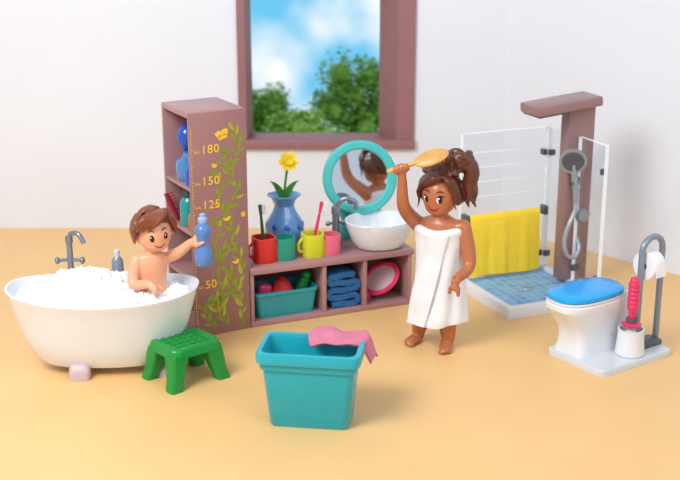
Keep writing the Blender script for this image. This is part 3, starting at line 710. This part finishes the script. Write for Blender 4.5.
# ------------------------------------------------------------------ shower
SL = V((1.12, 1.5, 0)); SW = .94; SD = .95
sh_ = thing('shower_cabin', 'open corner shower with glass screens, white tray and mauve column', 'shower', SL, AN)
bm = B(); cxs, cys = SW/2, -SD/2
loft(bm, [rrect(SW+.06, SD+.06, .04, 0, 5, cxs, cys), rrect(SW+.06, SD+.06, .04, .085, 5, cxs, cys), rrect(SW+.04, SD+.04, .04, .1, 5, cxs, cys), rrect(SW-.06, SD-.06, .04, .1, 5, cxs, cys), rrect(SW-.08, SD-.08, .04, .055, 5, cxs, cys)])
tray = part('tray', bm, M_white, sh_)
bm = B(); loft(bm, [rrect(SW-.09, SD-.09, .03, .05, 5, cxs, cys), rrect(SW-.09, SD-.09, .03, .066, 5, cxs, cys)]); part('mosaic_floor', bm, M_mosaic, tray)
bm = B(); lathe(bm, [(0, .066), (.05, .066), (.045, .074), (0, .074)], 20, M=Matrix.Translation((cxs, cys, 0))); part('drain', bm, M_shgrey, tray)
GH = 1.47
def glass(x0, x1, y0, y1, lines=0):
    bm = B(); box(bm, x0, x1, y0, y1, .1, GH)
    for f in bm.faces:
        f.material_index = 1 if f.calc_area() < .06 else 0
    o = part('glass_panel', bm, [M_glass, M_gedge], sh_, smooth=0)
    for z in (.2, 1.2):
        for k in (0, 1):
            bm = B()
            if x1-x0 > .1: cx = x0+.035 if k == 0 else x1-.035; box(bm, cx-.02, cx+.02, y0-.012, y1+.012, z, z+.055, .005)
            else: cy = y0+.03 if k == 0 else y1-.03; box(bm, x0-.012, x1+.012, cy-.018, cy+.018, z, z+.055, .005)
            part('clip', bm, M_dgrey, o)
    for k in range(lines):
        z = .86+.14*k; bm = B(); box(bm, x0+.01, x1-.01, y0-.005, y0, z, z+.01); part('etched_line', bm, M_gedge, o, smooth=0)
glass(0, SW-.02, -.02, .02, 4)
glass(SW-.02, SW+.02, -.345, -.024); glass(SW-.02, SW+.02, -SD+.02, -.515)
bz = .675
bm = B(); tube(bm, [(.02, -.085, bz), (SW-.06, -.085, bz)], .014, 10)
tb = part('towel_bar', bm, M_chrome, sh_)
for x in (.02, SW-.06):
    bm = B(); box(bm, x-.022, x+.022, -.11, -.02, bz-.045, bz+.045, .008); part('bracket', bm, M_dgrey, tb)
ccy = -.43; cf = -.5
bm = B(); box(bm, .82, 1.1, cf, -.36, .1, 1.79, .014); box(bm, .985, 1.1, cf, -.36, 0, .12, .01)
part('column', bm, M_col, sh_)
MH = Matrix.Translation((1.1, 0, 1.80)) @ Matrix.Rotation(radians(-5), 4, 'Y')
bm = B(); box(bm, -.67, .01, ccy-.16, ccy+.16, -.05, .04, .016, M=MH)
rh = part('rain_head', bm, M_col, sh_)
bm = B(); box(bm, -.65, -.33, ccy-.14, ccy+.14, -.065, -.049, .004, M=MH); part('nozzle_plate', bm, M_dgrey, rh)
hx = .885; hy = cf-.055
bm = B(); box(bm, hx-.035, hx+.035, cf-.075, cf+.01, 1.03, 1.11, .01); part('hand_shower_bracket', bm, M_dgrey, sh_)
hd1 = V((hx-.045, hy-.02, 1.24))
bm = B(); tube(bm, [(hx+.012, hy, .86), (hx+.008, hy, .98), (hx-.012, hy, 1.1), hd1], [.024, .031, .031, .036], 12)
dq = V((-.5, -.8, -.3)).normalized(); QH = dq.to_track_quat('Z', 'Y').to_matrix().to_4x4()
lathe(bm, [(0, -.02), (.075, -.02), (.122, .005), (.127, .03), (0, .03)], 26, M=Matrix.Translation(hd1+V((-.01, 0, .035))) @ QH); hs = part('hand_shower', bm, M_shgrey, sh_)
bm = B(); lathe(bm, [(0, .029), (.1, .029), (.096, .038), (0, .038)], 24, M=Matrix.Translation(hd1+V((-.01, 0, .035))) @ QH); part('nozzle_face', bm, M_dgrey, hs)
bm = B(); tube(bm, cr([(hx+.014, hy, .87), (hx+.0, hy-.01, .78), (hx-.07, hy-.02, .64), (hx-.1, hy-.02, .5), (hx-.06, hy-.02, .37), (hx+.03, hy-.01, .34), (hx+.08, hy, .42), (hx+.085, cf+.005, .5)], 7), .02, 10); part('hose', bm, M_hose, sh_)
bm = B(); lathe(bm, [(0, 0), (.07, 0), (.07, .025), (.052, .06), (0, .065)], 22, M=Matrix.Translation((1.0, cf+.001, .72)) @ Matrix.Rotation(pi/2, 4, 'X')); tube(bm, [(1.0, cf-.055, .72), (1.05, cf-.07, .75)], .013, 8); part('control_knob', bm, M_shgrey, sh_)
g = []
prof = [(-.06, .28), (-.06, .42), (-.06, .56), (-.06, .655), (-.068, .692), (-.085, .703), (-.102, .692), (-.11, .655), (-.112, .56), (-.116, .43), (-.118, .28), (-.122, .115)]
for y, z in prof:
    row = []
    for i in range(33):
        x = .055+.75*i/32; k = max(0, .75-z) if y < -.09 else 0
        row.append(V((x+.012*k*sin(i), y-.014*k*(1+sin(i*.55)+.5*sin(i*1.3)), z+(.008*sin(i*.2) if z < .2 else 0))))
    g.append(row)
bm = B(); sheet(bm, g, .018)
single('towel', bm, M_yellow, 'yellow towel hanging over the shower towel bar', 'towel', SL, AN, smooth=60)
# ------------------------------------------------------------------ toilet set
AT = radians(35); TF = V((2.04, -.69, 0)); TU = V((cos(AT), sin(AT), 0)); TV = V((-sin(AT), cos(AT), 0))
def Lt(u, v, z=0): return TF + TU*u + TV*v + V((0, 0, z))
toi = thing('toilet', 'white toilet with a bright blue lid on a pale grey base plate', 'toilet', TF, AT)
bm = B(); loft(bm, [rrect(.82, .62, .05, 0, 5, .41, .31), rrect(.82, .62, .05, .045, 5, .41, .31), rrect(.805, .605, .05, .055, 5, .41, .31)]); part('base_plate', bm, M_offw, toi)
bm = B(); cv = .44
loft(bm, [sell(.29, .168, .055, 6, 56, .325, cv), sell(.285, .165, .075, 6, 56, .325, cv), sell(.268, .156, .12, 5.5, 56, .32, cv), sell(.258, .15, .2, 5, 56, .312, cv), sell(.268, .156, .28, 4.6, 56, .297, cv), sell(.302, .178, .36, 4, 56, .264, cv), sell(.33, .199, .425, 3.4, 56, .24, cv), sell(.343, .208, .45, 3.1, 56, .23, cv), sell(.346, .21, .49, 2.9, 56, .23, cv), sell(.338, .203, .5, 2.8, 56, .23, cv)])
part('bowl', bm, M_white, toi, smooth=30)
bm = B(); loft(bm, [sell(.335, .2, .502, 2.7, 48, .23, cv), sell(.342, .206, .51, 2.7, 48, .23, cv), sell(.34, .205, .525, 2.7, 48, .23, cv)]); part('seat', bm, M_white, toi)
bm = B(); loft(bm, [sell(.335, .2, .528, 2.7, 48, .23, cv), sell(.345, .208, .536, 2.7, 48, .23, cv), sell(.343, .206, .56, 2.7, 48, .23, cv), sell(.325, .19, .574, 2.7, 48, .23, cv), sell(.2, .11, .58, 2.7, 48, .23, cv)]); part('lid', bm, M_blue_lid, toi)
bm = B(); tube(bm, [(.565, cv-.1, .53), (.565, cv+.1, .53)], .022, 12); box(bm, .46, .61, cv-.155, cv+.155, .056, .525, .03, 3); part('back_block', bm, M_white, toi)
p = Lt(.45, .135, .056); t = thing('toilet_brush_holder', 'white pot holding the pink toilet brush', 'brush holder', p)
bm = B(); lathe(bm, [(0, 0), (.11, 0), (.118, .012), (.11, .1), (.104, .2), (.107, .218), (.092, .218), (.086, .03), (0, .025)], 32); part('body', bm, M_white, t)
p2 = p+V((0, 0, .035)); t = thing('toilet_brush', 'pink toilet brush standing in the white pot beside the toilet', 'toilet brush', p2)
rib = [(0, .21), (.075, .21), (.08, .222), (.06, .232), (.03, .245), (.03, .32), (.042, .345)]
for k in range(6): rib += [(.047, .36+k*.036), (.047, .378+k*.036), (.039, .387+k*.036)]
rib += [(.038, .58), (.03, .605), (.014, .615), (0, .615)]
bm = B(); lathe(bm, rib, 24); part('handle', bm, M_hotpink, t, smooth=50)
bm = B(); lathe(bm, [(0, .0), (.05, .0), (.06, .03), (.06, .14), (.03, .17), (.015, .21), (0, .21)], 20); part('bristle_head', bm, M_white, t)
bm = B(); lathe(bm, [(.028, .246), (.048, .246), (.048, .27), (.028, .27)], 20); part('collar', bm, M_dgrey, t)
u0, v0 = .71, .2; t = thing('toilet_roll_stand', 'steel arch stand for toilet paper on the base plate', 'toilet roll stand', Lt(u0, v0, .056), AT)
hw = .12
bm = B(); P = [(-hw, 0, 0), (-hw, 0, .4), (-hw, 0, .79)] + [(-hw*cos(k*pi/8), 0, .81+hw*sin(k*pi/8)*.95) for k in range(9)] + [(hw, 0, .79), (hw, 0, .4), (hw, 0, 0)]
tube(bm, P, .026, 14); part('frame', bm, M_steel, t)
bm = B(); tube(bm, [(-hw, 0, .69), (hw, 0, .69)], .014, 10); part('roll_bar', bm, M_steel, t)
bm = B(); loft(bm, [rrect(.28, .15, .04, 0), rrect(.28, .15, .04, .03), rrect(.22, .1, .04, .05)]); part('base', bm, M_dgrey, t)
bm = B(); MT = Matrix.Translation((-.024, 0, 0)) @ Matrix.Rotation(pi/2, 4, 'Y')
loft(bm, [[MT @ V((r*cos(2*pi*i/36), r*sin(2*pi*i/36), z)) for i in range(36)] for r, z in ((.03, -.066), (.112, -.066), (.117, -.058), (.117, .058), (.112, .066), (.03, .066))], wrap=True)
g = [[V((x-.022, -.118-.002*k, -.0-.018*k)) for x in (-.06, -.02, .02, .055)] for k in range(5)]
sheet(bm, g, .005)
single('toilet_roll', bm, M_paper, 'white toilet paper roll hanging on the steel stand', 'toilet roll', Lt(u0, v0, .056+.69), AT, smooth=50)
# ------------------------------------------------------------------ stool
p = G(186, 377); st = thing('step_stool', 'green plastic step stool in front of the bathtub', 'stool', (p.x, p.y, 0), radians(40))
sw, sd, shh = .46, .4, .325
bm = B(); loft(bm, [rrect(sw-.03, sd-.03, .07, shh-.08), rrect(sw, sd, .08, shh-.075), rrect(sw-.01, sd-.01, .08, shh-.02), rrect(sw-.03, sd-.03, .08, shh-.004), rrect(sw-.06, sd-.06, .07, shh), rrect(sw-.1, sd-.1, .05, shh), rrect(sw-.12, sd-.12, .05, shh-.012)])
for i in range(5):
    for j in range(4):
        x, y = (i-2)*.062, (j-1.5)*.066; lathe(bm, [(0, shh-.014), (.024, shh-.014), (.022, shh-.002), (.012, shh-.002), (.01, shh-.009), (0, shh-.009)], 14, M=Matrix.Translation((x, y, 0)))
part('top', bm, M_green, st)
for sx in (-1, 1):
    for sy in (-1, 1):
        bm = B(); rg = []
        for (k, z) in ((0, shh-.05), (.25, shh-.12), (.6, .1), (1, .012), (1.0, 0)):
            cx0 = sx*(sw/2-.08+.065*k); cy0_ = sy*(sd/2-.08+.055*k); w = .155-.04*min(1, k*1.4)
            rg.append(rrect(w, w*.95, .03, z, 4, cx0, cy0_))
        loft(bm, rg); part('leg', bm, M_green, st)
# ------------------------------------------------------------------ basket + cloth
BC = V((-.2, -1.42, 0)); BA = radians(-8); bk = thing('laundry_basket', 'turquoise rectangular laundry basket in the foreground with a pink cloth over its rim', 'basket', BC, BA)
bh = .575
bm = B(); loft(bm, [rrect(.55, .3, .05, 0), rrect(.57, .315, .055, .015), rrect(.65, .38, .06, bh-.16), rrect(.652, .382, .06, bh-.135), rrect(.69, .41, .065, bh-.13), rrect(.695, .415, .065, bh-.085), rrect(.735, .452, .07, bh-.078), rrect(.742, .46, .07, bh-.014), rrect(.73, .448, .07, bh), rrect(.665, .385, .06, bh), rrect(.645, .365, .06, bh-.03), rrect(.55, .29, .05, .03)])
part('body', bm, M_basket, bk)
g = []
for i in range(36):
    s_ = i/35; row = []
    x = -.03+.54*s_
    for j in range(25):
        q = j/24*2-1; y = .2+(.15-.035*s_)*q
        z = bh+.024+.008*sin(9*s_+3*q)+.005*sin(17*s_-5*q)+.016*math.exp(-((s_-.22)/.16)**2)
        inner = max(0, .17-y); z -= .9*inner**1.3 if q < 0 else 0
        z -= 1.5*max(0, y-.24)**1.2
        ox = x
        if x > .365:
            d = x-.365; ox = .365+.4*d; z -= 1.0*d
        row.append(V((ox+.015*sin(4*q+3*s_), y+.012*sin(9*s_), z)))
    g.append(row)
bm = B(); sheet(bm, g, .016)
single('cloth', bm, M_pinkcloth, 'crumpled pink cloth lying over the back rim of the turquoise basket', 'cloth', BC, BA, smooth=70)
# ------------------------------------------------------------------ camera, light, world
cd = bpy.data.cameras.new('camera'); co = bpy.data.objects.new('camera', cd); COL.objects.link(co)
co.location = CAM; co.rotation_euler = (pi/2-PITCH, 0, 0); cd.sensor_width = 36; cd.lens = F/680*36
cd.dof.use_dof = True; cd.dof.focus_distance = 9.6; cd.dof.aperture_fstop = .8
S.camera = co
def area(name, loc, tgt, size, energy, col):
    l_ = bpy.data.lights.new(name, 'AREA'); l_.shape = 'DISK'; l_.size = size; l_.energy = energy; l_.color = col
    o = bpy.data.objects.new(name, l_); COL.objects.link(o); o.location = loc; o.rotation_euler = (V(tgt)-V(loc)).to_track_quat('-Z', 'Y').to_euler()
area('key_light', (-4.5, -5.5, 7.5), (0, .5, .3), 4.5, 750, (1, .99, .97))
area('fill_light', (4.5, -6.5, 6.0), (.5, 1, .5), 4.0, 140, (.93, .96, 1))
w = bpy.data.worlds.new('world'); S.world = w; w.use_nodes = True; nt = w.node_tree; N = nt.nodes; L = nt.links
bg = N['Background']; tc = N.new('ShaderNodeTexCoord'); sx = N.new('ShaderNodeSeparateXYZ'); L.new(tc.outputs['Generated'], sx.inputs[0])
mr = N.new('ShaderNodeMapRange'); mr.inputs[1].default_value = .75; mr.inputs[2].default_value = .92; L.new(sx.outputs['Y'], mr.inputs[0])
nz = N.new('ShaderNodeTexNoise'); nz.inputs['Scale'].default_value = 15; nz.inputs['Detail'].default_value = 4; L.new(tc.outputs['Generated'], nz.inputs['Vector'])
rp = N.new('ShaderNodeValToRGB'); rp.color_ramp.elements[0].position = .4; rp.color_ramp.elements[1].position = .64
rp.color_ramp.elements[0].color = rgb((110, 200, 240)); rp.color_ramp.elements[1].color = rgb((252, 254, 255)); L.new(nz.outputs['Fac'], rp.inputs['Fac'])
mx = N.new('ShaderNodeMix'); mx.data_type = 'RGBA'; L.new(mr.outputs[0], mx.inputs[0])
mx.inputs[6].default_value = (.55, .585, .645, 1); L.new(rp.outputs['Color'], mx.inputs[7]); L.new(mx.outputs[2], bg.inputs['Color'])
bg.inputs['Strength'].default_value = 1.05
S.view_settings.view_transform = 'Standard'
